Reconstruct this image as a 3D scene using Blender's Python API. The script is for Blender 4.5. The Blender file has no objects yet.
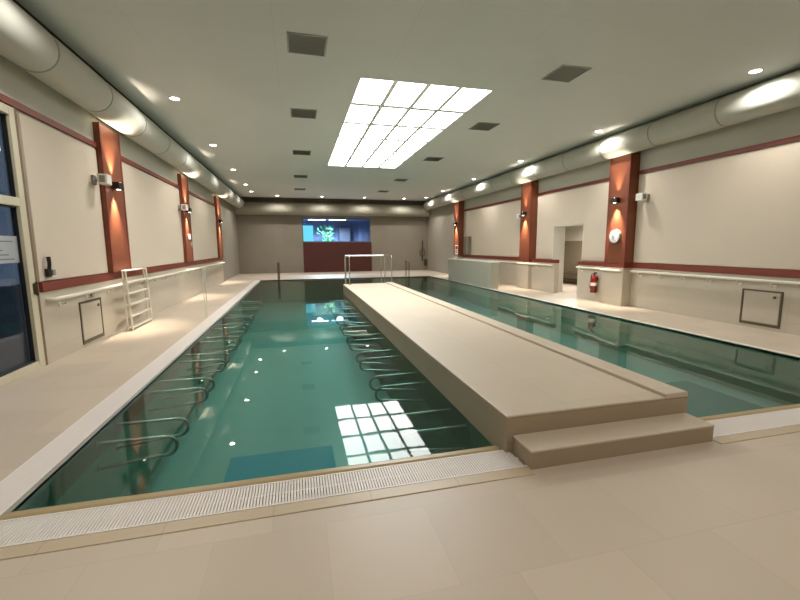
import bpy, bmesh, math, random
from mathutils import Vector, Matrix
random.seed(7)
SC = bpy.context.scene
COL = SC.collection
PI = math.pi

# ------------------------------------------------------------------ camera
YAW, PITCH, ROLL, FOC, EYE = 0.24707, -0.13272, -0.005906, 402.96, 1.6
fw = Vector((math.sin(YAW)*math.cos(PITCH), math.cos(YAW)*math.cos(PITCH), math.sin(PITCH)))
rt = Vector((math.cos(YAW), -math.sin(YAW), 0))
up = rt.cross(fw)
r2 = rt*math.cos(ROLL) + up*math.sin(ROLL)
u2 = -rt*math.sin(ROLL) + up*math.cos(ROLL)
cam = bpy.data.cameras.new('camera')
cam.sensor_width = 36.0
cam.lens = FOC*36.0/800.0
cam.clip_start = 0.05
camo = bpy.data.objects.new('camera', cam)
COL.objects.link(camo)
camo.matrix_world = Matrix(((r2.x, u2.x, -fw.x, 0), (r2.y, u2.y, -fw.y, 0), (r2.z, u2.z, -fw.z, EYE), (0, 0, 0, 1)))
SC.camera = camo

# ------------------------------------------------------------------ world (dusk outside the glazed door), exposure
W = bpy.data.worlds.new('dusk')
SC.world = W
W.use_nodes = True
W.node_tree.nodes['Background'].inputs[0].default_value = (0.055, 0.08, 0.115, 1)
W.node_tree.nodes['Background'].inputs[1].default_value = 0.85
SC.view_settings.view_transform = 'Standard'
SC.view_settings.look = 'None'
SC.view_settings.exposure = 0.64
SC.view_settings.gamma = 1.0
SC.view_settings.use_curve_mapping = False
SC.cycles.use_denoising = True
SC.cycles.max_bounces = 10
SC.cycles.diffuse_bounces = 6
SC.cycles.transparent_max_bounces = 16
SC.cycles.caustics_reflective = False
SC.cycles.caustics_refractive = False
SC.cycles.sample_clamp_indirect = 4.0
PANEL_E = 8.0        # ceiling light panel
SPOT_W = 130.0        # each downlight
SCONCE_UP, SCONCE_DOWN = 170.0, 330.0
WARM = (1.0, 0.86, 0.68)

# ------------------------------------------------------------------ materials
def lin(c):
    return tuple(((v/255.0+0.055)/1.055)**2.4 if v > 10 else v/255.0/12.92 for v in c)

def mat(name, rgb, rough=0.5, metal=0.0, vary=0.0, scale=4.0, spec=0.5, bump=0.0, emit=None, estr=0.0):
    m = bpy.data.materials.new(name)
    m.use_nodes = True
    nt = m.node_tree
    b = nt.nodes['Principled BSDF']
    c = lin(rgb)
    b.inputs['Base Color'].default_value = (*c, 1)
    b.inputs['Roughness'].default_value = rough
    b.inputs['Metallic'].default_value = metal
    b.inputs['Specular IOR Level'].default_value = spec
    g = nt.nodes.new('ShaderNodeNewGeometry')
    n = nt.nodes.new('ShaderNodeTexNoise')
    n.inputs['Scale'].default_value = scale
    n.inputs['Detail'].default_value = 4
    nt.links.new(g.outputs['Position'], n.inputs['Vector'])
    if vary > 0:
        mx = nt.nodes.new('ShaderNodeMix'); mx.data_type = 'RGBA'
        mx.inputs[6].default_value = (*[v*(1-vary) for v in c], 1)
        mx.inputs[7].default_value = (*[min(1, v*(1+vary)) for v in c], 1)
        nt.links.new(n.outputs['Fac'], mx.inputs[0])
        nt.links.new(mx.outputs[2], b.inputs['Base Color'])
    if bump > 0:
        bp = nt.nodes.new('ShaderNodeBump'); bp.inputs['Strength'].default_value = bump; bp.inputs['Distance'].default_value = 0.01
        nt.links.new(n.outputs['Fac'], bp.inputs['Height']); nt.links.new(bp.outputs[0], b.inputs['Normal'])
    if emit:
        b.inputs['Emission Color'].default_value = (*emit, 1)
        b.inputs['Emission Strength'].default_value = estr
    return m

def tile_mat(name, rgb, axes='xy', w=0.6, h=0.6, mortar=0.004, rough=0.45, vary=0.05, dark=0.8, cloud=0.06, shift=(0, 0), offset=0.0, spec=0.5):
    m = mat(name, rgb, rough, spec=spec)
    nt = m.node_tree
    b = nt.nodes['Principled BSDF']
    g = nt.nodes.new('ShaderNodeNewGeometry')
    s = nt.nodes.new('ShaderNodeSeparateXYZ'); nt.links.new(g.outputs['Position'], s.inputs[0])
    cb = nt.nodes.new('ShaderNodeCombineXYZ')
    for k, a in enumerate(axes):
        ad = nt.nodes.new('ShaderNodeMath'); ad.operation = 'ADD'; ad.inputs[1].default_value = 50.0 + shift[k]
        nt.links.new(s.outputs['xyz'.index(a)], ad.inputs[0]); nt.links.new(ad.outputs[0], cb.inputs[k])
    br = nt.nodes.new('ShaderNodeTexBrick')
    br.offset = offset; br.squash = 1.0
    c = lin(rgb)
    br.inputs['Color1'].default_value = (*[v*(1-vary) for v in c], 1)
    br.inputs['Color2'].default_value = (*[min(1, v*(1+vary)) for v in c], 1)
    br.inputs['Mortar'].default_value = (*[v*dark for v in c], 1)
    br.inputs['Scale'].default_value = 1.0
    br.inputs['Mortar Size'].default_value = mortar
    br.inputs['Brick Width'].default_value = w
    br.inputs['Row Height'].default_value = h
    nt.links.new(cb.outputs[0], br.inputs['Vector'])
    n = nt.nodes.new('ShaderNodeTexNoise'); n.inputs['Scale'].default_value = 1.3; n.inputs['Detail'].default_value = 5
    nt.links.new(g.outputs['Position'], n.inputs['Vector'])
    mr = nt.nodes.new('ShaderNodeMapRange'); mr.inputs[3].default_value = 1-cloud; mr.inputs[4].default_value = 1+cloud
    nt.links.new(n.outputs['Fac'], mr.inputs[0])
    mx = nt.nodes.new('ShaderNodeVectorMath'); mx.operation = 'SCALE'
    nt.links.new(br.outputs['Color'], mx.inputs[0]); nt.links.new(mr.outputs[0], mx.inputs['Scale'])
    nt.links.new(mx.outputs[0], b.inputs['Base Color'])
    return m

def emit_mat(name, rgb, strength):
    m = bpy.data.materials.new(name); m.use_nodes = True
    nt = m.node_tree; nt.nodes.remove(nt.nodes['Principled BSDF'])
    e = nt.nodes.new('ShaderNodeEmission'); e.inputs[0].default_value = (*rgb, 1); e.inputs[1].default_value = strength
    nt.links.new(e.outputs[0], nt.nodes['Material Output'].inputs[0])
    return m

def glass_mat(name, tint, rough=0.0, ior=1.45):
    m = bpy.data.materials.new(name); m.use_nodes = True
    nt = m.node_tree; nt.nodes.remove(nt.nodes['Principled BSDF'])
    t = nt.nodes.new('ShaderNodeBsdfTransparent'); t.inputs[0].default_value = (*tint, 1)
    gl = nt.nodes.new('ShaderNodeBsdfGlossy'); gl.inputs['Roughness'].default_value = rough
    f = nt.nodes.new('ShaderNodeFresnel')
    # same reflectance from both faces (the pane transmits straight through, so no total internal reflection)
    g = nt.nodes.new('ShaderNodeNewGeometry')
    mr = nt.nodes.new('ShaderNodeMapRange'); mr.inputs[3].default_value = ior; mr.inputs[4].default_value = 1.0/ior
    nt.links.new(g.outputs['Backfacing'], mr.inputs[0]); nt.links.new(mr.outputs[0], f.inputs[0])
    mx = nt.nodes.new('ShaderNodeMixShader')
    nt.links.new(f.outputs[0], mx.inputs[0]); nt.links.new(t.outputs[0], mx.inputs[1]); nt.links.new(gl.outputs[0], mx.inputs[2])
    nt.links.new(mx.outputs[0], nt.nodes['Material Output'].inputs[0])
    return m

def water_mat():
    m = glass_mat('pool water', (0.66, 0.88, 0.84), 0.012, 1.38)
    nt = m.node_tree
    va = nt.nodes.new('ShaderNodeVolumeAbsorption')
    va.inputs['Color'].default_value = (0.40, 0.82, 0.76, 1)
    va.inputs['Density'].default_value = 0.14
    nt.links.new(va.outputs[0], nt.nodes['Material Output'].inputs['Volume'])
    g = nt.nodes.new('ShaderNodeNewGeometry')
    n = nt.nodes.new('ShaderNodeTexNoise'); n.inputs['Scale'].default_value = 2.2; n.inputs['Detail'].default_value = 2
    nt.links.new(g.outputs['Position'], n.inputs['Vector'])
    bp = nt.nodes.new('ShaderNodeBump'); bp.inputs['Strength'].default_value = 0.06; bp.inputs['Distance'].default_value = 0.012
    nt.links.new(n.outputs['Fac'], bp.inputs['Height'])
    for nd in nt.nodes:
        if nd.type in ('BSDF_GLOSSY', 'FRESNEL'):
            nt.links.new(bp.outputs[0], nd.inputs['Normal'])
    return m

M = dict(
    floor=tile_mat('deck tile', (190, 175, 157), 'xy', 0.6, 0.6, 0.004, 0.42, 0.05, 0.93, 0.07, offset=0.5),
    curb=tile_mat('deck edge tile', (186, 168, 142), 'xy', 0.6, 0.6, 0.004, 0.4, 0.02, 0.8),
    wainscot=tile_mat('wall tile', (190, 180, 163), 'yz', 1.2, 0.6, 0.004, 0.4, 0.03, 0.88, 0.05, shift=(0, 0.2)),
    farwall=tile_mat('end wall tile', (134, 126, 112), 'xz', 0.6, 1.2, 0.004, 0.45, 0.03, 0.9, 0.08),
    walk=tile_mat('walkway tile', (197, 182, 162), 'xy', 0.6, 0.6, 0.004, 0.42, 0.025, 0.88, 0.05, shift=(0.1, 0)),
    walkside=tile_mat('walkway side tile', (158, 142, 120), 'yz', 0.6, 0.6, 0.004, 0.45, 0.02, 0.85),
    pool=tile_mat('pool tile', (124, 140, 135), 'xy', 0.25, 0.125, 0.004, 0.35, 0.02, 0.96, 0.04),
    poolside=tile_mat('pool wall tile', (146, 180, 160), 'yz', 0.25, 0.125, 0.004, 0.35, 0.02, 0.95, 0.04),
    ceil=tile_mat('ceiling panel', (217, 220, 218), 'xy', 1.8, 1.25, 0.006, 0.6, 0.006, 0.93, 0.02, shift=(0.6, 0.1)),
    cream=mat('cream wall panel', (209, 195, 177), 0.6, vary=0.02, scale=2),
    plaster=mat('grey plaster', (190, 188, 174), 0.7, vary=0.02, scale=3),
    dim=mat('dimmed plaster', (150, 143, 129), 0.7, vary=0.03, scale=3),  # plaster darkened in colour to paint in the dim far end
    red=mat('dark red lacquer', (122, 52, 38), 0.45, vary=0.05, scale=5),
    copper=mat('copper red cladding', (130, 73, 48), 0.42, metal=0.25, vary=0.05, scale=6),
    panelred=mat('wine red panel', (74, 23, 15), 0.5, vary=0.05, scale=3),
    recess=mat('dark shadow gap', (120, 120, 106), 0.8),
    duct=mat('white duct skin', (190, 190, 180), 0.48, vary=0.02, scale=3, spec=0.3),
    ductring=mat('duct seam', (150, 150, 138), 0.5),
    rim=mat('sand coloured rim tile', (166, 146, 106), 0.35, vary=0.06, scale=8),
    grate=mat('white grating plastic', (226, 218, 212), 0.45),
    trough=mat('grating trough', (172, 158, 154), 0.6),
    whitemetal=mat('white lacquered rail', (222, 218, 204), 0.35),
    steel=mat('brushed steel', (190, 192, 188), 0.25, metal=0.9),
    darksteel=mat('dark bronze metal', (88, 74, 58), 0.4, metal=0.5),
    black=mat('black metal', (22, 20, 18), 0.4),
    vent=mat('vent grey', (172, 172, 166), 0.6, vary=0.05),
    ventdark=mat('vent dark', (160, 160, 154), 0.7),
    frame=mat('cream door frame', (206, 198, 174), 0.4),
    gasket=mat('black gasket', (20, 24, 28), 0.6),
    brownline=mat('brown door trim', (120, 92, 66), 0.5),
    paper=mat('notice paper', (168, 172, 178), 0.7),
    ink=mat('grey print', (110, 112, 120), 0.7),
    hatchframe=mat('dark bronze hatch frame', (92, 82, 66), 0.4, metal=0.3),
    extred=mat('extinguisher red', (128, 20, 20), 0.25),
    mat=mat('dark blue mat', (54, 118, 136), 0.6, vary=0.06),
    matgreen=mat('dark green grey mat', (74, 98, 96), 0.6, vary=0.06),
    loopsteel=mat('dull submerged steel', (146, 154, 148), 0.3, metal=0.8),
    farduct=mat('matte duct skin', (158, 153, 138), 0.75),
    white=mat('white plastic', (226, 224, 216), 0.4),
    grey=mat('grey plastic', (140, 138, 128), 0.5),
    clockgrey=mat('clock face', (214, 216, 220), 0.4),
    lowwall=tile_mat('pale green tile', (164, 160, 144), 'yz', 0.6, 0.5, 0.004, 0.3, 0.02, 0.9),
    corridor=mat('corridor plaster', (194, 188, 174), 0.7),
    corridorlow=mat('corridor brown cladding', (122, 109, 88), 0.6, vary=0.08),
    wood=mat('dark bench wood', (84, 66, 46), 0.55, vary=0.15, scale=12),
    bluewall=mat('blue grey wall', (108, 128, 170), 0.7),
    slate=mat('slate blue cabinet', (86, 98, 122), 0.6),
    leaf=mat('plant leaf', (80, 160, 112), 0.5, vary=0.25, scale=20),
    pot=mat('grey pot', (110, 110, 116), 0.6),
    glass=glass_mat('clear glass', (0.93, 0.96, 0.97)),
    doorglass=glass_mat('tinted door glass', (0.80, 0.86, 0.92), 0.01, 1.45),
    night=mat('dusk terrace', (60, 72, 88), 0.8),
    water=water_mat(),
    panel_e=emit_mat('luminous panel', (0.985, 1.0, 0.97), PANEL_E),
    spot_e=emit_mat('downlight lens', (1.0, 0.95, 0.86), 18.0),
    sconce_e=emit_mat('sconce lens', (1.0, 0.82, 0.6), 12.0),
    tube_e=emit_mat('office tube light', (0.9, 0.95, 1.0), 5.0),
    cyan_e=emit_mat('lit cyan blind', (0.14, 0.62, 0.78), 0.9),
)
M['gridbar'] = mat('light panel grid bar', (236, 236, 230), 0.5)

# ------------------------------------------------------------------ mesh helpers
def box(bm, x0, x1, y0, y1, z0, z1):
    v = [bm.verts.new(p) for p in ((x0,y0,z0),(x1,y0,z0),(x1,y1,z0),(x0,y1,z0),(x0,y0,z1),(x1,y0,z1),(x1,y1,z1),(x0,y1,z1))]
    for f in ((3,2,1,0),(4,5,6,7),(0,1,5,4),(1,2,6,5),(2,3,7,6),(3,0,4,7)):
        bm.faces.new([v[i] for i in f])
    return v

def ring(bm, c, a, b, r, n):
    return [bm.verts.new(c + a*(r*math.cos(2*PI*k/n)) + b*(r*math.sin(2*PI*k/n))) for k in range(n)]

def tube(bm, pts, r, n=10, closed=False):
    pts = [Vector(p) for p in pts]
    rs = r if isinstance(r, (list, tuple)) else [r]*len(pts)
    t0 = (pts[1]-pts[0]).normalized()
    a = t0.orthogonal().normalized()
    rings = []
    for i, p in enumerate(pts):
        if i == 0: t = pts[1]-pts[0]
        elif i == len(pts)-1: t = pts[-1]-pts[-2]
        else: t = (pts[i+1]-pts[i]).normalized() + (pts[i]-pts[i-1]).normalized()
        t.normalize()
        a = (a - t*a.dot(t)).normalized()
        rings.append(ring(bm, p, a, t.cross(a), rs[i], n))
    for i in range(len(rings)-1):
        for k in range(n):
            bm.faces.new((rings[i][k], rings[i][(k+1) % n], rings[i+1][(k+1) % n], rings[i+1][k]))
    bm.faces.new(rings[0][::-1]); bm.faces.new(rings[-1])

def fillet(pts, r, n=6):
    pts = [Vector(p) for p in pts]
    out = [pts[0]]
    for i in range(1, len(pts)-1):
        p = pts[i]; d0 = pts[i-1]-p; d1 = pts[i+1]-p
        k = min(r, d0.length*0.49, d1.length*0.49)
        A = p + d0.normalized()*k; B = p + d1.normalized()*k
        for j in range(n+1):
            t = j/n
            out.append(A*(1-t)**2 + p*2*t*(1-t) + B*t*t)
    out.append(pts[-1])
    return out

def obj(name, bm, m, parent=None, loc=None, bevel=0.0, smooth=False):
    bmesh.ops.recalc_face_normals(bm, faces=bm.faces[:])
    me = bpy.data.meshes.new(name)
    bm.to_mesh(me); bm.free()
    me.materials.append(m)
    if smooth:
        for p in me.polygons: p.use_smooth = True
        try: me.set_sharp_from_angle(angle=math.radians(40))
        except Exception: pass
    o = bpy.data.objects.new(name, me)
    COL.objects.link(o)
    if parent: o.parent = parent
    if loc: o.location = loc
    if bevel:
        b = o.modifiers.new('edge', 'BEVEL'); b.width = bevel; b.segments = 2; b.limit_method = 'ANGLE'
    return o

def bx(name, m, *dims, parent=None, bevel=0.0):
    bm = bmesh.new()
    for d in (dims if isinstance(dims[0], (tuple, list)) else [dims]):
        box(bm, *d)
    return obj(name, bm, m, parent, bevel=bevel)

def struct(o):
    o['kind'] = 'structure'; return o

def tag(o, label, cat, group=None, kind=None):
    o['label'] = label; o['category'] = cat
    if group: o['group'] = group
    if kind: o['kind'] = kind
    return o

def thing(name, label, cat, loc=(0, 0, 0), rotz=0, group=None, kind=None):
    o = bpy.data.objects.new(name, None)
    COL.objects.link(o); o.empty_display_size = 0.1
    o.location = loc; o.rotation_euler = (0, 0, rotz)
    return tag(o, label, cat, group, kind)

def copy_tree(o, parent=None):
    c = o.copy(); COL.objects.link(c)
    if parent: c.parent = parent
    for ch in list(o.children): copy_tree(ch, c)
    return c

def spotlight(name, loc, direction, watts, angle, blend, color, parent, size=0.03):
    l = bpy.data.lights.new(name, 'SPOT')
    l.energy = watts; l.spot_size = math.radians(angle); l.spot_blend = blend; l.color = color; l.shadow_soft_size = size
    o = bpy.data.objects.new(name, l); COL.objects.link(o)
    o.parent = parent; o.location = loc
    o.rotation_euler = Vector(direction).to_track_quat('-Z', 'Y').to_euler()
    return o

# ------------------------------------------------------------------ main dimensions (metres)
XL, XR, YB, YF, H = -3.44, 8.51, -3.0, 26.0, 4.5
PXL, PXR, PYN, PYF = -1.79, 6.87, 2.79, 20.6      # water outline
WX0, WX1, WY0, WY1, WH = 1.51, 3.26, 2.66, 14.1, 0.30
WATER_Z = -0.04
ZL, ZR = -1.10, -0.75                              # pool floors

# ------------------------------------------------------------------ floor and pool shell
struct(bx('floor', M['floor'], (XL-0.3, XR+3.6, YB-0.3, 2.34, -0.35, 0), (XL-0.3, -2.05, 2.34, YF+0.3, -0.35, 0),
          (PXR+0.09, XR+3.6, 2.34, YF+0.3, -0.35, 0), (-2.05, PXR+0.09, PYF+0.0, YF+0.3, -0.35, 0), (WX0+0.06, 3.26, 2.34, 2.66, -0.35, -0.001)))
struct(bx('trim_1', M['curb'], (-2.05, WX0+0.06, 2.34, 2.44, -0.2, 0.006), (3.26, PXR+0.09, 2.34, 2.44, -0.2, 0.006), bevel=0.004))
bmr = bmesh.new()
for x0, x1 in ((PXL, WX0), (WX1, PXR)):
    box(bmr, x0, x1, 2.71, PYN, -0.3, 0.010)
struct(obj('trim_2', bmr, M['rim'], bevel=0.02))
struct(bx('trim_3', M['whitemetal'], PXR, PXR+0.09, 2.44, PYF, -0.3, 0.004))
struct(bx('trim_4', M['trough'], (-2.05, PXL, 2.44, PYF, -0.25, -0.05), (PXL, WX0+0.06, 2.44, 2.71, -0.25, -0.05), (3.26, PXR, 2.44, 2.71, -0.25, -0.05)))
struct(bx('wall_pool_left', M['poolside'], PXL-0.2, PXL, 2.66, PYF, -1.5, -0.05))
struct(bx('wall_pool_right', M['poolside'], PXR, PXR+0.2, 2.66, PYF, -1.5, -0.01))
struct(bx('wall_pool_near', M['pool'], (PXL, WX0, 2.60, PYN-0.02, -1.5, -0.02), (WX1, PXR, 2.60, PYN-0.02, -1.5, -0.02)))
struct(bx('wall_pool_far', M['poolside'], PXL-0.2, PXR+0.2, PYF, PYF+0.2, -1.5, -0.01))
struct(bx('floor_pool', M['pool'], (PXL-0.2, WX1, 2.6, PYF+0.2, -1.5, ZL), (WX1, PXR+0.2, 2.6, PYF+0.2, -1.5, ZR)))

# water body
bm = bmesh.new()
fp = [(PXL, PYN), (WX0, PYN), (WX0, WY1), (WX1, WY1), (WX1, PYN), (PXR, PYN), (PXR, PYF), (PXL, PYF)]
tp = [bm.verts.new((x, y, WATER_Z)) for x, y in fp]; bt = [bm.verts.new((x, y, -1.45)) for x, y in fp]
bm.faces.new(tp); bm.faces.new(bt[::-1])
for i in range(8):
    j = (i+1) % 8
    bm.faces.new((tp[i], bt[i], bt[j], tp[j]))
tag(obj('pool_water', bm, M['water']), 'still clear teal water filling both lanes of the indoor pool', 'water', kind='stuff')

# ------------------------------------------------------------------ raised walkway between the lanes
wk = thing('walkway', 'raised beige tiled walkway running out between the two pool lanes', 'walkway', (WX0, WY0, 0), kind='thing')
L = WY1-WY0; Wd = WX1-WX0
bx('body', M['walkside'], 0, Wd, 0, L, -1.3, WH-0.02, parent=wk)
bx('deck', M['walk'], (0, Wd-0.24, 0, L, WH-0.02, WH), parent=wk, bevel=0.008)
bx('edge_kerb', M['walk'], (Wd-0.235, Wd, 0, L, WH-0.02, WH+0.028), parent=wk, bevel=0.008)
st = thing('step', 'low tiled step in front of the raised walkway', 'step', (WX0+0.06, 2.40, 0))
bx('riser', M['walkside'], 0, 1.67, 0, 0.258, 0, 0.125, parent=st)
bx('tread', M['walk'], -0.004, 1.674, -0.004, 0.258, 0.125, 0.142, parent=st, bevel=0.004)

# ------------------------------------------------------------------ gratings
def grating(name, x0, x1, y0, y1, along, label):
    bm = bmesh.new()
    p, g = 0.019, 0.006
    if along == 'x':
        box(bm, x0, x1, y0, y0+0.012, -0.03, 0.006); box(bm, x0, x1, y1-0.012, y1, -0.03, 0.006)
        n = int((x1-x0)/p)
        for k in range(n):
            box(bm, x0+k*p, x0+k*p+p-g, y0+0.012, y1-0.012, -0.02, 0.004)
        box(bm, x0, x1, (y0+y1)/2-0.006, (y0+y1)/2+0.006, -0.03, -0.001)
    else:
        box(bm, x0, x0+0.012, y0, y1, -0.03, 0.006); box(bm, x1-0.012, x1, y0, y1, -0.03, 0.006)
        n = int((y1-y0)/p)
        for k in range(n):
            box(bm, x0+0.012, x1-0.012, y0+k*p, y0+k*p+p-0.004, -0.02, 0.004)
    return tag(obj(name, bm, M['grate']), label, 'drain grating')
grating('drain_grating', PXL, WX0+0.06, 2.445, 2.705, 'x', 'white slatted overflow grating along the near edge of the wide left lane')
grating('drain_grating', 3.27, PXR, 2.445, 2.705, 'x', 'white slatted overflow grating at the near edge of the right lane')
grating('drain_grating', -2.045, PXL-0.005, 2.445, PYF, 'y', 'long white overflow grating along the deck beside the left wall')

# ------------------------------------------------------------------ walls
DY0, DY1, DH = 3.6, 6.40, 3.36        # glazed door opening in the left wall
struct(bx('wall_left', M['plaster'], (XL-0.08, XL, DY1, YF, 0, 4.8), (XL-0.08, XL, DY0, DY1, DH, 4.8), (XL-0.08, XL, YB, DY0, 0, 4.8)))
OY0, OY1, OH = 10.7, 12.2, 2.25       # doorway opening in the right wall
struct(bx('wall_right', M['plaster'], (XR, XR+0.4, YB, OY0, 0, 4.8), (XR, XR+0.4, OY1, YF, 0, 4.8), (XR, XR+0.4, OY0, OY1, OH, 4.8)))
struct(bx('wall_back', M['cream'], XL-0.25, XR+0.4, YB-0.2, YB, 0, 4.8))
k = YF/25.6
WX_0, WX_1, WZ0, WZ1 = 0.34*k, 4.56*k, 1.6+0.28*k, 1.6+1.74*k
struct(bx('wall_far', M['farwall'], (XL, WX_0, YF, YF+0.25, 0, 4.8), (WX_1, XR, YF, YF+0.25, 0, 4.8), (WX_0, WX_1, YF, YF+0.25, 0, WZ0), (WX_0, WX_1, YF, YF+0.25, WZ1, 4.8)))
# ceiling with its shadow gap
struct(bx('ceiling', M['ceil'], (-3.10, 1.19, YB, 25.55, H, H+0.1), (3.68, 8.27, YB, 25.55, H, H+0.1), (1.19, 3.68, YB, 7.39, H, H+0.1), (1.19, 3.68, 15.23, 25.55, H, H+0.1)))
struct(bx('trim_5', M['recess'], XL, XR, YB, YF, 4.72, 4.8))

# ------------------------------------------------------------------ wall cladding
LP = [(8.60, 9.45), (13.85, 14.66), (19.4, 20.25)]          # left pillars (y ranges)
RP = [(8.76, 9.45), (13.23, 13.9), (19.95, 20.6)]           # right pillars
def panels(side, xs, segs):
    bm = bmesh.new()
    for a, b, z0, z1 in segs:
        box(bm, min(xs), max(xs), a, b, z0, z1)
    return struct(obj(side, bm, M['cream'], bevel=0.004))
panels('trim_6', (XL, XL+0.025), [(6.52, LP[0][0]-0.02, 1.15, 3.34), (LP[0][1]+0.02, LP[1][0]-0.02, 1.15, 3.34), (LP[1][1]+0.02, LP[2][0]-0.02, 1.15, 3.34)])
panels('trim_7', (XR-0.025, XR), [(YB, RP[0][0]-0.02, 1.15, 3.34), (RP[0][1]+0.02, OY0, 1.15, 3.34), (OY0, OY1, OH+0.005, 3.34), (OY1, RP[1][0]-0.02, 1.15, 3.34), (RP[1][1]+0.02, RP[2][0]-0.02, 1.15, 3.34)])
struct(bx('trim_14', M['dim'], XL, XL+0.02, LP[2][1]+0.2, YF, 0, 4.4))  # thin wall sheets, their darker colour stands for weaker light at the far end
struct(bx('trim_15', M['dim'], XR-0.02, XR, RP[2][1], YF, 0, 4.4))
# red stripes
struct(bx('trim_8', M['red'], *[(XL, XL+0.04, a, b, 3.375, 3.465) for a, b in ((YB, LP[0][0]), (LP[0][1], LP[1][0]), (LP[1][1], LP[2][0]))]))
struct(bx('trim_9', M['red'], *[(XR-0.04, XR, a, b, 3.375, 3.46) for a, b in ((YB, RP[0][0]), (RP[0][1], RP[1][0]), (RP[1][1], RP[2][0]))]))
struct(bx('trim_10', M['red'], (XL, XL+0.045, 6.52, 20.4, 1.005, 1.14)))
struct(bx('trim_11', M['red'], (XR-0.045, XR, YB, RP[0][0], 1.005, 1.14), (XR-0.31, XR, RP[0][0]-0.02, RP[0][1]+0.02, 1.005, 1.10), (XR-0.17, XR, RP[0][1]+0.02, OY0, 1.005, 1.12),
          (XR-0.17, XR, 11.85, RP[1][0]-0.02, 1.005, 1.12), (XR-0.31, XR, RP[1][0]-0.02, RP[1][1]+0.02, 1.005, 1.10), (XR-0.045, XR, RP[1][1]+0.02, RP[2][0], 1.005, 1.14)))
# tiled wainscots
struct(bx('baseboard_left', M['wainscot'], XL, XL+0.03, 6.46, 20.45, 0, 1.0))
struct(bx('baseboard_right', M['wainscot'], (XR-0.03, XR, YB, RP[0][0], 0, 1.0), (XR-0.30, XR, RP[0][0], RP[0][1], 0, 1.0), (XR-0.16, XR, RP[0][1], OY0, 0, 1.0),
          (XR-0.16, XR, 11.85, RP[1][0], 0, 1.0), (XR-0.30, XR, RP[1][0], RP[1][1], 0, 1.0), (XR-0.03, XR, RP[1][1], RP[2][0], 0, 1.0), (XR-0.30, XR, RP[2][0], RP[2][1], 0, 1.0)))

# ------------------------------------------------------------------ pillars and sconces
PIL_TXT = ['nearest the camera', 'in the middle', 'farthest from the camera']
def pillar(side, i, y0, y1):
    d = 0.10 if side == 'left' else 0.29
    x = XL if side == 'left' else XR
    z0 = 1.14 if side == 'left' else 1.10
    ztop = 3.82 if side == 'left' else 3.90
    lab = {('left', 0): 'copper red wall pillar beside the white ladder', ('left', 1): 'copper red left wall pillar with a small white notice, second along',
           ('left', 2): 'narrowest looking copper red pillar, last on the left wall', ('right', 0): 'copper red pillar carrying the round clock',
           ('right', 1): 'copper red pillar between the doorway and the low wall', ('right', 2): 'copper red pillar with a white sign, last on the right wall'}[(side, i)]
    t = thing('pillar', lab, 'pillar', (x, (y0+y1)/2, z0), group='copper red wall pillars', kind='thing')
    hw = (y1-y0)/2
    s = 1 if side == 'left' else -1
    a, b = sorted((0, s*d))
    bx('cladding', M['copper'], a, b, -hw, hw, 0, ztop-z0, parent=t, bevel=0.01)
    e = s*(d+0.006); a, b = sorted((s*(d-0.02), e))
    bx('edge_strip', M['red'], (a, b, -hw-0.004, -hw+0.05, 0, ztop-z0), (a, b, hw-0.05, hw+0.004, 0, ztop-z0), parent=t)
    return x + s*d
def sconce(side, i, y, z, xf):
    s = 1 if side == 'left' else -1
    lab = 'black up and down sconce on the %s' % {('left', 0): 'left pillar beside the white ladder', ('left', 1): 'second pillar along the left wall', ('left', 2): 'last pillar of the left wall',
         ('right', 0): 'pillar above the round clock', ('right', 1): 'pillar between doorway and low wall', ('right', 2): 'last pillar of the right wall'}[(side, i)]
    t = thing('wall_sconce', lab, 'wall lamp', (xf, y, z), group='sconces on the pillars')
    bm = bmesh.new(); a, b = sorted((0, s*0.03)); box(bm, a, b, -0.06, 0.06, -0.06, 0.06)
    obj('back_plate', bm, M['black'], t)
    bm = bmesh.new()
    a, b = sorted((s*0.03, s*0.15)); box(bm, a, b, -0.11, 0.11, -0.065, 0.065)
    obj('body', bm, M['black'], t, bevel=0.012)
    for nm, zz in (('upper_lens', 0.0665), ('lower_lens', -0.0665)):
        bm = bmesh.new(); tube(bm, [(s*0.10, 0, zz-0.001), (s*0.10, 0, zz+0.001)], 0.035, 16)
        obj(nm, bm, M['sconce_e'], t)
    spotlight('lamp', (s*0.10, 0, 0.08), (-s*0.06, 0, 1), SCONCE_UP if side == 'left' else SCONCE_UP*0.6, 66 if side == 'left' else 52, 1.0, WARM, t)
    spotlight('lamp', (s*0.10, 0, -0.08), (-s*0.06, 0, -1), SCONCE_DOWN, 60, 1.0, WARM, t)
for i, (a, b) in enumerate(LP):
    xf = pillar('left', i, a, b); sconce('left', i, (a+b)/2 - 0.1, 2.76, xf)
for i, (a, b) in enumerate(RP):
    xf = pillar('right', i, a, b); sconce('right', i, (a+b)/2, 2.76, xf)

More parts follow.
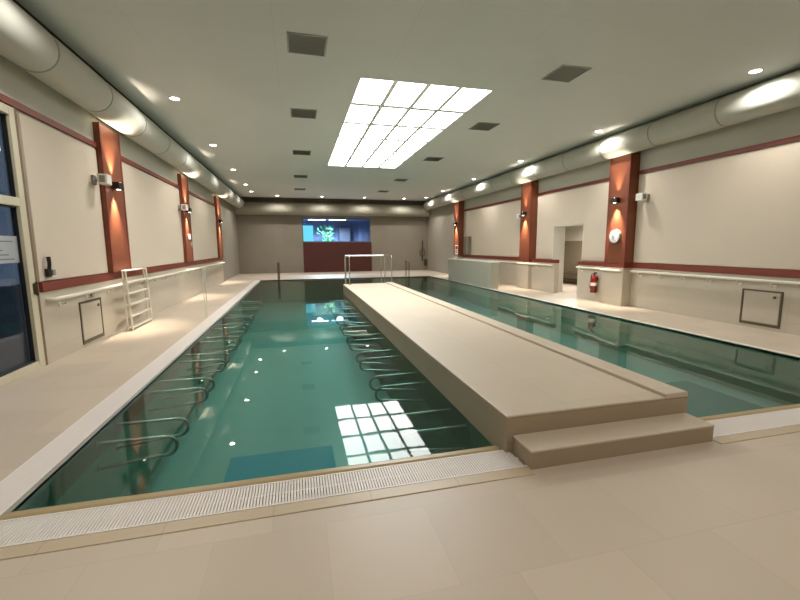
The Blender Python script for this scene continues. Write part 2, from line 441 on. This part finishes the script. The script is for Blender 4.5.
# ------------------------------------------------------------------ ducts
def duct(name, axis, fixed, z, r, a, b, seg, label, off=0.0):
    t = thing(name, label, 'air duct', (fixed, a, z) if axis == 'y' else (a, fixed, z))
    pts, rad = [], []
    n = int(round((b-a)/seg))
    s = (b-a)/n
    for i in range(n):
        for q, dr in ((0.0, -0.016), (0.03, -0.004), (0.10, 0.0), (0.5, 0.002), (0.90, 0.0), (0.97, -0.004)):
            d = (i+q)*s
            pts.append((0, d, 0) if axis == 'y' else (d, 0, 0)); rad.append(r+dr)
    d = b-a
    pts.append((0, d, 0) if axis == 'y' else (d, 0, 0)); rad.append(r-0.016)
    bm = bmesh.new(); tube(bm, pts, rad, 36)
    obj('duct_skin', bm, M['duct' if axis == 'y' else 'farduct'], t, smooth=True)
    for i in range(1, n):
        d = i*s
        bm = bmesh.new()
        p0, p1 = ((0, d-0.012, 0), (0, d+0.012, 0)) if axis == 'y' else ((d-0.012, 0, 0), (d+0.012, 0, 0))
        tube(bm, [p0, p1], r-0.006, 36)
        obj('seam_ring', bm, M['ductring'], t, smooth=True)
    return t
duct('air_duct', 'y', -3.15, 4.11, 0.288, YB+0.1, 25.2, 1.56, 'fat round white air duct under the ceiling of the left wall')
duct('air_duct', 'y', 8.215, 4.17, 0.285, YB+0.1, 25.2, 1.56, 'round white air duct running above the right wall pillars')
duct('air_duct', 'x', 25.62, 3.86, 0.37, XL+0.05, XR-0.05, 2.3, 'round pale duct crossing above the far end wall')

# ------------------------------------------------------------------ ceiling light panel
cl = thing('ceiling_light', 'large bright rectangular luminous panel set in the ceiling', 'ceiling light', (1.2, 7.4, H))
PW, PL = 2.47, 7.82
bx('diffuser', M['panel_e'], 0, PW, 0, PL, 0.03, 0.05, parent=cl)
bm = bmesh.new()
for i in range(1, 4):
    box(bm, i*PW/4-0.04, i*PW/4+0.04, 0, PL, 0.0, 0.03)
for j in range(1, 6):
    box(bm, 0, PW, j*PL/6-0.07, j*PL/6+0.07, 0.002, 0.03)
obj('grid', bm, M['gridbar'], cl)

# ------------------------------------------------------------------ downlights
def make_downlight():
    t = thing('downlight', '', 'downlight', (0, 0, H), group='round ceiling downlights')
    bm = bmesh.new()
    n = 20
    ro = [(0.11, 0.0), (0.11, -0.008), (0.088, -0.010), (0.082, 0.0)]
    rs = [[bm.verts.new((r*math.cos(2*PI*i/n), r*math.sin(2*PI*i/n), z)) for i in range(n)] for r, z in ro]
    for a in range(len(rs)):
        b = (a+1) % len(rs)
        for i in range(n):
            bm.faces.new((rs[a][i], rs[a][(i+1) % n], rs[b][(i+1) % n], rs[b][i]))
    obj('trim_ring', bm, M['white'], t, smooth=True)
    bm = bmesh.new(); tube(bm, [(0, 0, -0.004), (0, 0, -0.0015)], 0.082, 20)
    obj('lens', bm, M['spot_e'], t)
    spotlight('lamp', (0, 0, -0.02), (0, 0, -1), SPOT_W, 150, 0.9, (1.0, 0.965, 0.905), t, 0.05)
    return t
ORD = ['first', 'second', 'third', 'fourth', 'fifth', 'sixth', 'seventh']
spots = []
for i, y in enumerate((9.18, 12.95, 16.75, 20.55, 23.0)):
    spots.append((-2.22, y, 'round recessed downlight, %s along the left ceiling edge' % ORD[i]))
for i, y in enumerate((5.56, 9.24, 13.0, 16.85, 20.8, 23.7)):
    spots.append((7.62, y, 'round recessed downlight, %s along the right ceiling edge' % ORD[i]))
for i, x in enumerate((-0.99, 1.52, 4.03, 6.48)):
    spots.append((x, 24.5, 'round recessed downlight, %s from the left in the row before the end wall' % ORD[i]))
for x, y in ((-2.22, 5.4), (-2.22, 1.6), (7.62, 1.6), (1.0, -0.5), (4.2, -0.5)):  # out of view: rows carried on, plus lamps added to brighten the near deck
    spots.append((x, y, 'unseen round recessed downlight in the ceiling over the near deck'))
proto = make_downlight()
for i, (x, y, lab) in enumerate(spots):
    o = proto if i == 0 else copy_tree(proto)
    o.location = (x, y, H); o['label'] = lab

# ------------------------------------------------------------------ ceiling vents
def make_vent():
    t = thing('ceiling_vent', '', 'air vent', (0, 0, H), group='square ceiling vents')
    bx('frame', M['vent'], (-0.28, 0.28, -0.3, -0.275, -0.012, 0), (-0.28, 0.28, 0.275, 0.3, -0.012, 0), (-0.28, -0.255, -0.275, 0.275, -0.012, 0), (0.255, 0.28, -0.275, 0.275, -0.012, 0), parent=t)
    bm = bmesh.new()
    for k in range(14):
        y = -0.262 + k*0.0405
        v = [bm.verts.new(p) for p in ((-0.255, y-0.012, -0.010), (0.255, y-0.012, -0.010), (0.255, y+0.016, -0.002), (-0.255, y+0.016, -0.002))]
        w = [bm.verts.new(p.co + Vector((0, 0.002, 0.003))) for p in v]
        bm.faces.new(v); bm.faces.new(w[::-1])
        for a in range(4): bm.faces.new((v[a], w[a], w[(a+1) % 4], v[(a+1) % 4]))
    obj('louvre', bm, M['vent'], t)
    bx('backing', M['ventdark'], -0.255, 0.255, -0.275, 0.275, -0.0012, 0.0, parent=t)
    return t
vp = make_vent(); first = True
for x, side in ((0.25, 'left'), (4.55, 'right')):
    for i, y in enumerate((6.4, 9.53, 13.36, 17.75, 21.6)):
        o = vp if first else copy_tree(vp); first = False
        o.location = (x, y, H)
        o['label'] = 'dark square ceiling vent, %s of the row %s of the light panel' % (ORD[i], side)

# ------------------------------------------------------------------ glazed door in the left wall
dr = bpy.data.objects.new('door_1', None); COL.objects.link(dr); dr.location = (XL, 0, 0); struct(dr)
fr = 0.11
bx('door_frame', M['frame'], (-0.075, 0.035, DY1-fr, DY1, 0, DH), (-0.075, 0.035, DY0, DY0+fr, 0, DH), (-0.075, 0.035, DY0+fr, DY1-fr, DH-fr, DH), (-0.075, 0.035, DY0+fr, DY1-fr, 2.13, 2.13+fr),
   (-0.075, 0.035, DY0+fr, DY1-fr, 0, 0.10), (-0.075, 0.035, 5.0-fr/2, 5.0+fr/2, 0.1, 2.13), parent=dr, bevel=0.008)
bx('sash', M['frame'], (-0.07, 0.042, DY1-fr-0.03, DY1-fr+0.01, 0.06, 2.14), parent=dr, bevel=0.006)
bx('gasket', M['gasket'], (-0.05, 0.0, DY1-fr-0.042, DY1-fr-0.028, 0.1, 2.13), (-0.05, 0.0, DY1-fr-0.012, DY1-fr+0.002, 2.25, DH-fr), (-0.05, 0.0, 5.06, DY1-fr, 0.10, 0.125), (-0.05, 0.0, 5.06, DY1-fr, 2.11, 2.135), parent=dr)
bx('pane', M['doorglass'], (-0.045, -0.033, DY0+fr, DY1-fr, 0.10, 2.13), (-0.045, -0.033, DY0+fr, DY1-fr, 2.13+fr, DH-fr), parent=dr)
bx('trim_strip', M['brownline'], (0.0, 0.03, DY1, DY1+0.05, 0, DH+0.02), parent=dr)
bm = bmesh.new(); tube(bm, [(0.06, DY1-0.04, 0.98), (0.06, DY1-0.04, 1.16)], 0.016, 10); box(bm, 0.03, 0.06, DY1-0.07, DY1-0.01, 1.0, 1.14)
obj('hinge', bm, M['darksteel'], dr)
struct(bx('floor_terrace', M['night'], XL-9, XL-0.09, -2, 40, -0.3, -0.02))
n = thing('door_notice', 'pale grey paper notice taped on the glass of the left door', 'notice', (XL-0.032, 5.86, 1.42))
bx('sheet', M['paper'], 0, 0.004, -0.44, 0.42, 0, 0.335, parent=n)
bx('print', M['ink'], *[(0.004, 0.005, -0.36+0.03*(q % 2), 0.30-0.1*((q*3) % 4), 0.26-q*0.055, 0.275-q*0.055) for q in range(5)], parent=n)

# ------------------------------------------------------------------ far window, red panel and the room behind
w1 = bpy.data.objects.new('window_1', None); COL.objects.link(w1); w1.location = (0, YF, 0); struct(w1)
bx('window_frame', M['slate'], (WX_0, WX_1, 0.02, 0.12, WZ0, WZ0+0.05), (WX_0, WX_1, 0.02, 0.12, WZ1-0.05, WZ1), (WX_0, WX_0+0.05, 0.02, 0.12, WZ0+0.05, WZ1-0.05), (WX_1-0.05, WX_1, 0.02, 0.12, WZ0+0.05, WZ1-0.05), parent=w1)
bx('pane', M['glass'], WX_0+0.05, WX_1-0.05, 0.06, 0.07, WZ0+0.05, WZ1-0.05, parent=w1)
struct(bx('trim_12', M['panelred'], (WX_0+0.02, WX_1+0.04, YF-0.05, YF, 0.0, WZ0-0.01)))
struct(bx('wall_room_beyond', M['bluewall'], (-1.6, 7.0, 30.0, 30.2, 0.9, 3.9), (-1.8, -1.6, YF+0.25, 30.2, 0.9, 3.9), (7.0, 7.2, YF+0.25, 30.2, 0.9, 3.9)))
struct(bx('ceiling_room_beyond', M['bluewall'], -1.8, 7.2, YF+0.25, 30.2, 3.42, 3.6))
struct(bx('floor_room_beyond', M['slate'], -1.8, 7.2, YF+0.25, 30.2, 0.8, 0.9))
w2 = struct(bx('window_2', M['cyan_e'], 0.36, 1.15, 29.93, 29.99, 1.2, 3.1))
for i, (x0, lab) in enumerate(((0.75, 'bright strip light on the ceiling of the room behind the window'), (2.1, 'second strip light on the ceiling of the room behind the window'))):
    t = thing('strip_light', lab, 'ceiling light', (x0, 27.6, 3.34))
    bx('housing', M['white'], 0, 1.15, -0.12, 0.12, 0.03, 0.08, parent=t)
    bx('tube', M['tube_e'], 0.02, 1.13, -0.09, 0.09, 0.0, 0.03, parent=t)
    spotlight('lamp', (0.57, 0, -0.02), (0, 0, -1), 800, 165, 0.5, (0.72, 0.86, 1.0), t, 0.2)
tag(bx('cabinet', M['slate'], (2.95, 3.75, 29.4, 29.9, 0.9, 2.95), bevel=0.02), 'tall slate blue cabinet seen through the far window', 'cabinet')
tag(bx('curtain', M['bluewall'], *[(4.3+0.09*q, 4.36+0.09*q, 28.95+0.03*(q % 2), 29.05+0.03*(q % 2), 0.9, 3.4) for q in range(8)]), 'pale blue hanging drape at the right of the far window', 'curtain')
pl = thing('potted_plant', 'green leafy plant standing behind the far window', 'plant', (2.0, 28.6, 0.9))
bm = bmesh.new(); tube(bm, [(0, 0, 0), (0, 0, 0.5)], [0.2, 0.27], 16); obj('pot', bm, M['pot'], pl, smooth=True)
bm = bmesh.new()
for q in range(5):
    tube(bm, [(0.05*math.cos(q), 0.05*math.sin(q), 0.45), (0.2*math.cos(q*1.3), 0.2*math.sin(q*1.3), 1.7+0.06*q)], 0.014, 6)
obj('stem', bm, M['darksteel'], pl)
bm = bmesh.new()
for q in range(110):
    c = Vector((random.gauss(0, 0.26), random.gauss(0, 0.22), random.uniform(0.75, 2.15)))
    d = Vector((random.uniform(-1, 1), random.uniform(-1, 1), random.uniform(-0.6, 0.8))).normalized()
    s = d.orthogonal().normalized()*0.05; l = random.uniform(0.2, 0.36)
    nn = d.cross(s).normalized()*0.004
    v = [bm.verts.new(p) for p in (c, c+d*l*0.4+s, c+d*l, c+d*l*0.4-s)]
    w = [bm.verts.new(p.co+nn) for p in v]
    bm.faces.new(v); bm.faces.new(w[::-1])
    for a in range(4): bm.faces.new((v[a], w[a], w[(a+1) % 4], v[(a+1) % 4]))
obj('leaves', bm, M['leaf'], pl)

# ------------------------------------------------------------------ corridor behind the right doorway
struct(bx('wall_corridor', M['corridor'], (XR+3.0, XR+3.2, 9.6, 16.2, 0, 2.8), (XR+0.4, XR+3.0, 9.4, 9.6, 0, 2.8), (XR+0.4, XR+3.0, 16.0, 16.2, 0, 2.8)))
struct(bx('ceiling_corridor', M['corridor'], XR+0.4, XR+3.2, 9.4, 16.2, 2.7, 2.85))
struct(bx('trim_13', M['corridorlow'], XR+2.96, XR+3.0, 9.6, 16.0, 0, 1.78))
struct(bx('door_2', M['white'], (XR-0.03, XR+0.42, OY1-0.02, OY1, 0, OH), (XR-0.03, XR+0.42, OY0, OY0+0.02, 0, OH), (XR-0.03, XR+0.42, OY0, OY1, OH-0.02, OH)))
bn = thing('bench', 'dark slatted wooden bench in the corridor behind the doorway', 'bench', (XR+2.5, 14.4, 0))
bx('seat', M['wood'], *[(-0.26+0.11*q, -0.17+0.11*q, -1.2, 1.2, 0.42, 0.46) for q in range(5)], parent=bn)
for sx in (-0.2, 0.2):
    for sy in (-1.05, 1.05):
        bx('leg', M['black'], sx-0.025, sx+0.025, sy-0.025, sy+0.025, 0, 0.42, parent=bn)
bx('shoe_rack', M['wood'], *[(-0.22, 0.22, -1.0+0.14*q, -0.93+0.14*q, 0.15, 0.19) for q in range(15)], parent=bn)
cd = thing('corridor_light', 'small round lamp on the corridor ceiling behind the doorway', 'ceiling light', (XR+1.5, 12.9, 2.7))
bm = bmesh.new(); tube(bm, [(0, 0, -0.05), (0, 0, 0)], 0.14, 20); obj('shade', bm, M['spot_e'], cd)
spotlight('lamp', (0, 0, -0.08), (0, 0, -1), 330, 168, 0.5, (1.0, 0.98, 0.95), cd, 0.12)

# ------------------------------------------------------------------ low wall by the right lane
lw = thing('low_wall', 'pale green tiled low wall standing at the edge of the right lane', 'low wall', (6.9, 13.65, 0), kind='thing')
bx('body', M['lowwall'], 0, 0.34, 0, 4.3, 0, 0.97, parent=lw)
bx('coping', M['whitemetal'], -0.015, 0.355, -0.015, 4.315, 0.97, 1.0, parent=lw, bevel=0.006)

# ------------------------------------------------------------------ hand rails on the walls
def wall_rail(pts, inner, brackets, label, z):
    t = thing('handrail', label, 'handrail', (0, 0, 0))
    bm = bmesh.new(); tube(bm, fillet(pts, 0.08), 0.03, 12); obj('rail', bm, M['whitemetal'], t, smooth=True)
    for (x, y, dx) in brackets:
        bm = bmesh.new()
        tube(bm, fillet([(x, y, z-0.02), (x, y, z-0.10), (x+dx, y, z-0.10)], 0.03), 0.011, 8)
        tube(bm, [(x+dx*0.86, y, z-0.10), (x+dx, y, z-0.10)], 0.035, 12)
        obj('bracket', bm, M['whitemetal'], t, smooth=True)
xl = XL+0.12
wall_rail([(XL+0.03, 6.60, 0.89), (xl, 6.60, 0.89), (xl, 20.3, 0.89), (XL+0.03, 20.3, 0.89)], 0, [(xl, 6.9+0.79*q, -0.09) for q in range(17)], 'long white handrail on brackets along the left wall', 0.89)
xr = XR-0.12
wall_rail([(xr, YB+0.5, 0.92), (xr, RP[0][0]-0.06, 0.92)], 0, [(xr, RP[0][0]-0.3-0.6*q, 0.09) for q in range(14)], 'white bracketed handrail right of the clock pillar', 0.92)
x2 = XR-0.24
wall_rail([(XR-0.38, RP[0][0]+0.03, 0.93), (XR-0.38, RP[0][1]+0.05, 0.93), (x2, RP[0][1]+0.2, 0.93), (x2, OY0-0.05, 0.93)], 0, [(x2, RP[0][1]+0.45, 0.08), (x2, OY0-0.2, 0.08)], 'short white handrail above the fire extinguisher', 0.93)
wall_rail([(x2, 11.9, 0.93), (x2, RP[1][0]-0.1, 0.93), (XR-0.38, RP[1][0]+0.05, 0.93), (XR-0.38, RP[1][1], 0.93)], 0, [(x2, 12.1, 0.08), (x2, 12.9, 0.08)], 'white handrail under the pillar left of the doorway', 0.93)
wall_rail([(xr, RP[1][1]+0.1, 0.92), (xr, 19.7, 0.92)], 0, [(xr, RP[1][1]+0.4+0.8*q, 0.09) for q in range(7)], 'white handrail on the wall behind the low wall', 0.92)

# ------------------------------------------------------------------ access hatches
def hatch(side, y0, y1, z0, z1, label):
    x = XL+0.03 if side == 'left' else XR-0.03
    s = 1 if side == 'left' else -1
    t = thing('access_hatch', label, 'hatch', (x, y0, z0))
    w, h = y1-y0, z1-z0
    a, b = sorted((0, s*0.012)); f = 0.03
    bx('frame', M['hatchframe'], (a, b, 0, f, 0, h), (a, b, w-f, w, 0, h), (a, b, f, w-f, 0, f*1.7), (a, b, f, w-f, h-f, h), parent=t)
    a, b = sorted((0, s*0.010))
    bx('door', M['wainscot'], a, b, f+0.012, w-f-0.012, f*1.7+0.01, h-f-0.012, parent=t)
    bm = bmesh.new(); ly = f+0.10 if side == 'right' else w-f-0.09
    tube(bm, [(s*0.008, ly, h-0.12), (s*0.022, ly, h-0.12)], 0.026, 14); obj('lock', bm, M['hatchframe'], t)
hatch('left', 7.42, 8.15, 0.05, 0.74, 'square access hatch in a dark frame below the left handrail')
hatch('right', 5.3, 6.0, 0.06, 0.74, 'square access hatch in a dark frame low on the right wall')
t = thing('wall_socket', 'tiny dark socket on the tiles just above the left access hatch', 'socket', (XL+0.03, 7.87, 0.80))
bx('plate', M['hatchframe'], 0, 0.012, -0.05, 0.05, -0.035, 0.035, parent=t, bevel=0.004)

# ------------------------------------------------------------------ white ladder against the left wall
ld = thing('pool_ladder', 'white metal ladder leaning upright against the left wall', 'ladder', (XL+0.16, 8.74, 0))
for y in (0.03, 1.12):
    bm = bmesh.new()
    tube(bm, fillet([(0.11, y, 0), (0.07, y, 1.16), (0.025, y, 1.16), (0.025, y, 0)], 0.02), 0.018, 10)
    obj('side_rail', bm, M['whitemetal'], ld, smooth=True)
for q in range(6):
    z = 0.05 + q*0.222
    x = 0.11 - 0.04*z/1.16
    bx('rung', M['whitemetal'], x-0.075, x+0.012, 0.05, 1.10, z-0.014, z+0.014, parent=ld, bevel=0.006)

# ------------------------------------------------------------------ devices on the walls
def device(side, y, z, label, long=0.2, out=0.15):
    s = 1 if side == 'left' else -1
    x = XL+0.025 if side == 'left' else XR-0.025
    t = thing('security_camera', label, 'camera', (x, y, z), group='white box devices beside the pillars')
    a, b = sorted((0, s*0.03)); bx('base', M['grey'], a, b, -0.07, 0.07, -0.08, 0.08, parent=t, bevel=0.006)
    bm = bmesh.new(); tube(bm, [(s*0.02, 0, 0), (s*out, 0, 0.0)], 0.022, 10); obj('arm', bm, M['grey'], t, smooth=True)
    a, b = sorted((s*(out-0.05), s*(out+0.10))); bx('housing', M['white'], a, b, -long*0.5, long*0.5, -0.075, 0.10, parent=t, bevel=0.012)
    a, b = sorted((s*(out-0.02), s*(out+0.07))); bx('front_glass', M['grey'], a, b, -long*0.5-0.006, -long*0.5, -0.045, 0.07, parent=t)
device('left', 8.36, 2.78, 'white boxy camera on an arm beside the first left pillar')
device('left', 13.62, 2.78, 'white boxy camera beside the second pillar of the left wall')
device('right', 8.45, 2.76, 'white boxy camera on the wall right of the clock pillar')
device('right', 14.25, 2.70, 'small boxy camera beside the pillar left of the doorway', 0.16, 0.10)
ph = thing('wall_telephone', 'black handset holder with a grey box beside the glazed door', 'telephone', (XL+0.025, 6.68, 1.20))
bx('holder', M['black'], 0, 0.05, -0.045, 0.045, 0, 0.12, parent=ph, bevel=0.01)
bm = bmesh.new(); tube(bm, fillet([(0.04, -0.01, 0.10), (0.055, -0.01, 0.18), (0.045, 0.0, 0.28)], 0.04), [0.024]*8+[0.027], 10); obj('handset', bm, M['black'], ph, smooth=True)
bx('lock_box', M['grey'], 0, 0.06, 0.05, 0.12, 0.02, 0.10, parent=ph, bevel=0.008)

# clock on the first right pillar
ck = thing('wall_clock', 'round white wall clock on the copper red pillar', 'clock', (XR-0.29, 9.10, 1.83))
bm = bmesh.new(); tube(bm, [(0, 0, 0), (-0.05, 0, 0)], 0.185, 32); obj('case', bm, M['grey'], ck, smooth=True)
bm = bmesh.new(); tube(bm, [(-0.05, 0, 0), (-0.056, 0, 0)], 0.168, 32); obj('face', bm, M['clockgrey'], ck, smooth=True)
bm = bmesh.new()
for q in range(12):
    a = q*PI/6; c = Vector((-0.057, 0.14*math.sin(a), 0.14*math.cos(a)))
    box(bm, c.x-0.001, c.x+0.001, c.y-0.007, c.y+0.007, c.z-0.012, c.z+0.012)
obj('hour_marks', bm, M['ink'], ck)
for nm, a, l in (('hour_hand', 1.1, 0.085), ('minute_hand', 3.5, 0.13)):
    bm = bmesh.new(); tube(bm, [(-0.059, 0, 0), (-0.059, l*math.sin(a), l*math.cos(a))], 0.006, 6); obj(nm, bm, M['ink'], ck)

# signs
sg = thing('wall_sign', 'white safety sign with red marks on the last right pillar', 'sign', (XR-0.297, 20.2, 1.15))
bx('plate', M['white'], -0.006, 0, -0.2, 0.2, 0, 0.5, parent=sg)
bx('marks', M['extred'], (-0.008, -0.006, -0.16, 0.16, 0.28, 0.45), (-0.008, -0.006, -0.14, 0.14, 0.08, 0.12), (-0.008, -0.006, -0.14, 0.14, 0.17, 0.21), parent=sg)
sg = thing('wall_sign', 'small white notice low on the second left pillar', 'sign', (XL+0.107, 14.32, 1.86))
bx('plate', M['white'], 0, 0.006, -0.16, 0.16, 0, 0.16, parent=sg)
sg = thing('wall_sign', 'tiny grey plate under the notice on the second left pillar', 'sign', (XL+0.107, 14.52, 1.62))
bx('plate', M['grey'], 0, 0.006, -0.09, 0.09, 0, 0.16, parent=sg)

# fire extinguisher on the wainscot
fx = thing('fire_extinguisher', 'red fire extinguisher hung on the tiles beside the doorway', 'fire extinguisher', (XR-0.27, 9.85, 0.24))
bm = bmesh.new()
tube(bm, [(0, 0, 0), (0, 0, 0.02), (0, 0, 0.40), (0, 0, 0.46), (0, 0, 0.50), (0, 0, 0.53)], [0.07, 0.085, 0.085, 0.065, 0.032, 0.028], 20); obj('cylinder_body', bm, M['extred'], fx, smooth=True)
bm = bmesh.new(); box(bm, -0.02, 0.02, -0.02, 0.02, 0.53, 0.56); tube(bm, [(0, 0, 0.56), (0, -0.11, 0.60)], 0.011, 8); tube(bm, [(0, 0, 0.55), (0, -0.11, 0.555)], 0.010, 8); obj('valve_handle', bm, M['black'], fx)
bm = bmesh.new(); tube(bm, fillet([(0, 0.02, 0.55), (0, 0.11, 0.52), (-0.03, 0.11, 0.2), (-0.03, 0.10, 0.12)], 0.05), 0.012, 8); obj('hose', bm, M['black'], fx, smooth=True)
bm = bmesh.new(); tube(bm, [(0, 0, 0.20), (0, 0, 0.29)], 0.0865, 20); obj('label_band', bm, M['white'], fx, smooth=True)
bx('bracket', M['black'], 0.075, 0.11, -0.04, 0.04, 0.35, 0.45, parent=fx)

# grey locker beyond the low wall, hooks at the far right
lk = thing('wall_cabinet', 'tall narrow grey box on the wall beside the last right pillar', 'cabinet', (XR-0.025, 19.3, 1.15))
bx('case', M['corridorlow'], -0.12, 0, -0.36, 0.36, 0, 0.92, parent=lk, bevel=0.01)
bx('door', M['grey'], -0.135, -0.12, -0.32, 0.0, 0.05, 0.87, parent=lk)

hk = thing('rescue_pole', 'dark rescue pole hanging at the right end of the far wall', 'pole', (7.98*k, YF-0.03, 0.62))
bm = bmesh.new(); tube(bm, [(0, -0.05, 0), (0, -0.05, 1.35)], 0.035, 10); obj('shaft', bm, M['darksteel'], hk, smooth=True)
bm = bmesh.new(); tube(bm, [(0.18*math.cos(a*PI/10), -0.05, 0.55+0.25*math.sin(a*PI/10)) for a in range(21)], 0.02, 8); obj('hook_loop', bm, M['darksteel'], hk, smooth=True)
bm = bmesh.new(); tube(bm, [(0, 0.028, 1.2), (0, -0.05, 1.2)], 0.02, 8); obj('wall_hook', bm, M['black'], hk)
hk = thing('hose_holder', 'small dark bracket low in the far right corner', 'bracket', (8.35, YF-0.02, 0.28))
bx('plate', M['darksteel'], -0.12, 0.12, -0.03, 0.02, 0, 0.45, parent=hk, bevel=0.01)
bm = bmesh.new(); tube(bm, fillet([(0, -0.02, 0.3), (0, -0.12, 0.3), (0, -0.12, 0.4)], 0.04), 0.02, 8); obj('hook', bm, M['darksteel'], hk)

# ------------------------------------------------------------------ rails at pool edges
def grab_rail(x, y, sx, zt, m, label, gap=0.16):
    t = thing('grab_rail', label, 'handrail', (x, y, 0))
    for q, dy in (('front', 0), ('rear', gap)):
        bm = bmesh.new()
        tube(bm, fillet([(0, dy, 0), (0, dy, zt), (sx, dy, zt), (sx, dy, -0.4)], 0.12), 0.021, 10)
        obj('rail', bm, m, t, smooth=True)
        bm = bmesh.new(); tube(bm, [(0, dy, 0.0), (0, dy, 0.02)], 0.045, 14); obj('foot_flange', bm, m, t)
    return t
t = thing('grab_rail', 'thin upright white double post on the deck edge of the left lane', 'handrail', (-2.07, 9.8, 0.004))
for dy in (0.0, 0.22):
    bm = bmesh.new(); tube(bm, [(0, dy, 0), (0, dy, 1.15)], 0.010, 10); obj('post', bm, M['whitemetal'], t, smooth=True)
bm = bmesh.new(); tube(bm, [(0, 0, 1.13), (0, 0.22, 1.13)], 0.010, 10); obj('cross_bar', bm, M['whitemetal'], t, smooth=True)
def end_rail(x, label):
    t = thing('grab_rail', label, 'handrail', (x, PYF+0.35, 0))
    for dx in (0.0, 0.06):
        bm = bmesh.new()
        tube(bm, fillet([(dx, 0, 0), (dx, 0, 0.85), (dx, -0.55, 0.85), (dx, -0.55, -0.5)], 0.16), 0.013, 10)
        obj('rail', bm, M['darksteel'], t, smooth=True)
end_rail(-0.96, 'dark bronze grab rail at the far end of the left lane')
end_rail(5.6, 'dark bronze grab rail at the far end of the right lane')

def stair_rail(x, y0, y1, label):
    t = thing('stair_rail', label, 'handrail', (x, y0, WH))
    bm = bmesh.new()
    tube(bm, fillet([(0, 0, 0), (0, 0, 0.98), (0, y1-y0, 0.98), (0, y1-y0, -1.2)], 0.1), 0.015, 12); obj('rail', bm, M['steel'], t, smooth=True)
    bm = bmesh.new(); tube(bm, [(0, 0, 0), (0, 0, 0.02)], 0.05, 14); obj('foot_flange', bm, M['steel'], t)
stair_rail(1.70, 13.75, 15.1, 'steel hoop handrail at the left corner of the walkway end')
stair_rail(3.22, 13.95, 15.1, 'steel hoop handrail at the right corner of the walkway end')
t = thing('barrier_bar', 'horizontal steel barrier bar closing the far end of the walkway', 'barrier', (1.60, 13.98, WH))
for x in (0.0, 1.24):
    bm = bmesh.new(); tube(bm, [(x, 0, 0), (x, 0, 0.96)], 0.014, 10); obj('post', bm, M['steel'], t, smooth=True)
bm = bmesh.new(); tube(bm, [(0.0, 0, 0.98), (1.34, 0, 0.98)], 0.028, 12); obj('top_bar', bm, M['steel'], t, smooth=True)

# ------------------------------------------------------------------ underwater armrest loops and floor mats
def make_loop():
    t = thing('grab_bar', '', 'grab bar', (0, 0, 0), group='underwater grab bar loops')
    bm = bmesh.new()
    pts = [(-0.02, 0, -0.12), (0.52, 0, -0.12)]
    for q in range(1, 10):
        a = PI/2 - q*PI/9.0
        pts.append((0.55+0.09*math.cos(a), 0, -0.21+0.09*math.sin(a)))
    pts += [(0.50, 0, -0.30), (-0.02, 0, -0.36)]
    tube(bm, pts, 0.016, 10)
    obj('tube', bm, M['loopsteel'], t, smooth=True)
    bm = bmesh.new(); tube(bm, [(0.0, 0, -0.12), (0.008, 0, -0.12)], 0.03, 14); tube(bm, [(0.0, 0, -0.357), (0.008, 0, -0.357)], 0.03, 14)
    obj('wall_flange', bm, M['loopsteel'], t)
    return t
lp = make_loop(); first = True
ORD2 = ORD + ['eighth', 'ninth']
for side, x, rot, y0, n in (('left', PXL, 0, 3.93, 8), ('walkway', WX0, PI, 3.42, 8)):
    for i in range(n):
        for q, dy in (('nearer', 0.0), ('farther', 0.40)):
            o = lp if first else copy_tree(lp); first = False
            y = y0 + 1.31*i + dy - (0.0 if side == 'left' else 0.03*i)
            o.location = (x, y, 0); o.rotation_euler = (0, 0, rot)
            o['label'] = 'submerged steel grab bar loop, %s one of the %s pair along the %s' % (q, ORD2[i], 'left pool wall' if side == 'left' else 'walkway side')
o = copy_tree(lp); o.location = (PXL, 2.98, 0); o.rotation_euler = (0, 0, 0); o['label'] = 'single submerged grab bar loop in the near left corner of the pool'
m1 = tag(bx('pool_mat', M['mat'], -0.93, 0.36, 4.35, 5.27, ZL, ZL+0.012, bevel=0.004), 'dark blue rectangular mat on the floor of the left lane', 'mat')
m2 = tag(bx('pool_mat', M['matgreen'], 4.95, 6.45, 3.9, 5.32, ZR, ZR+0.012, bevel=0.004), 'dark grey green rectangular mat under water in the right lane', 'mat')
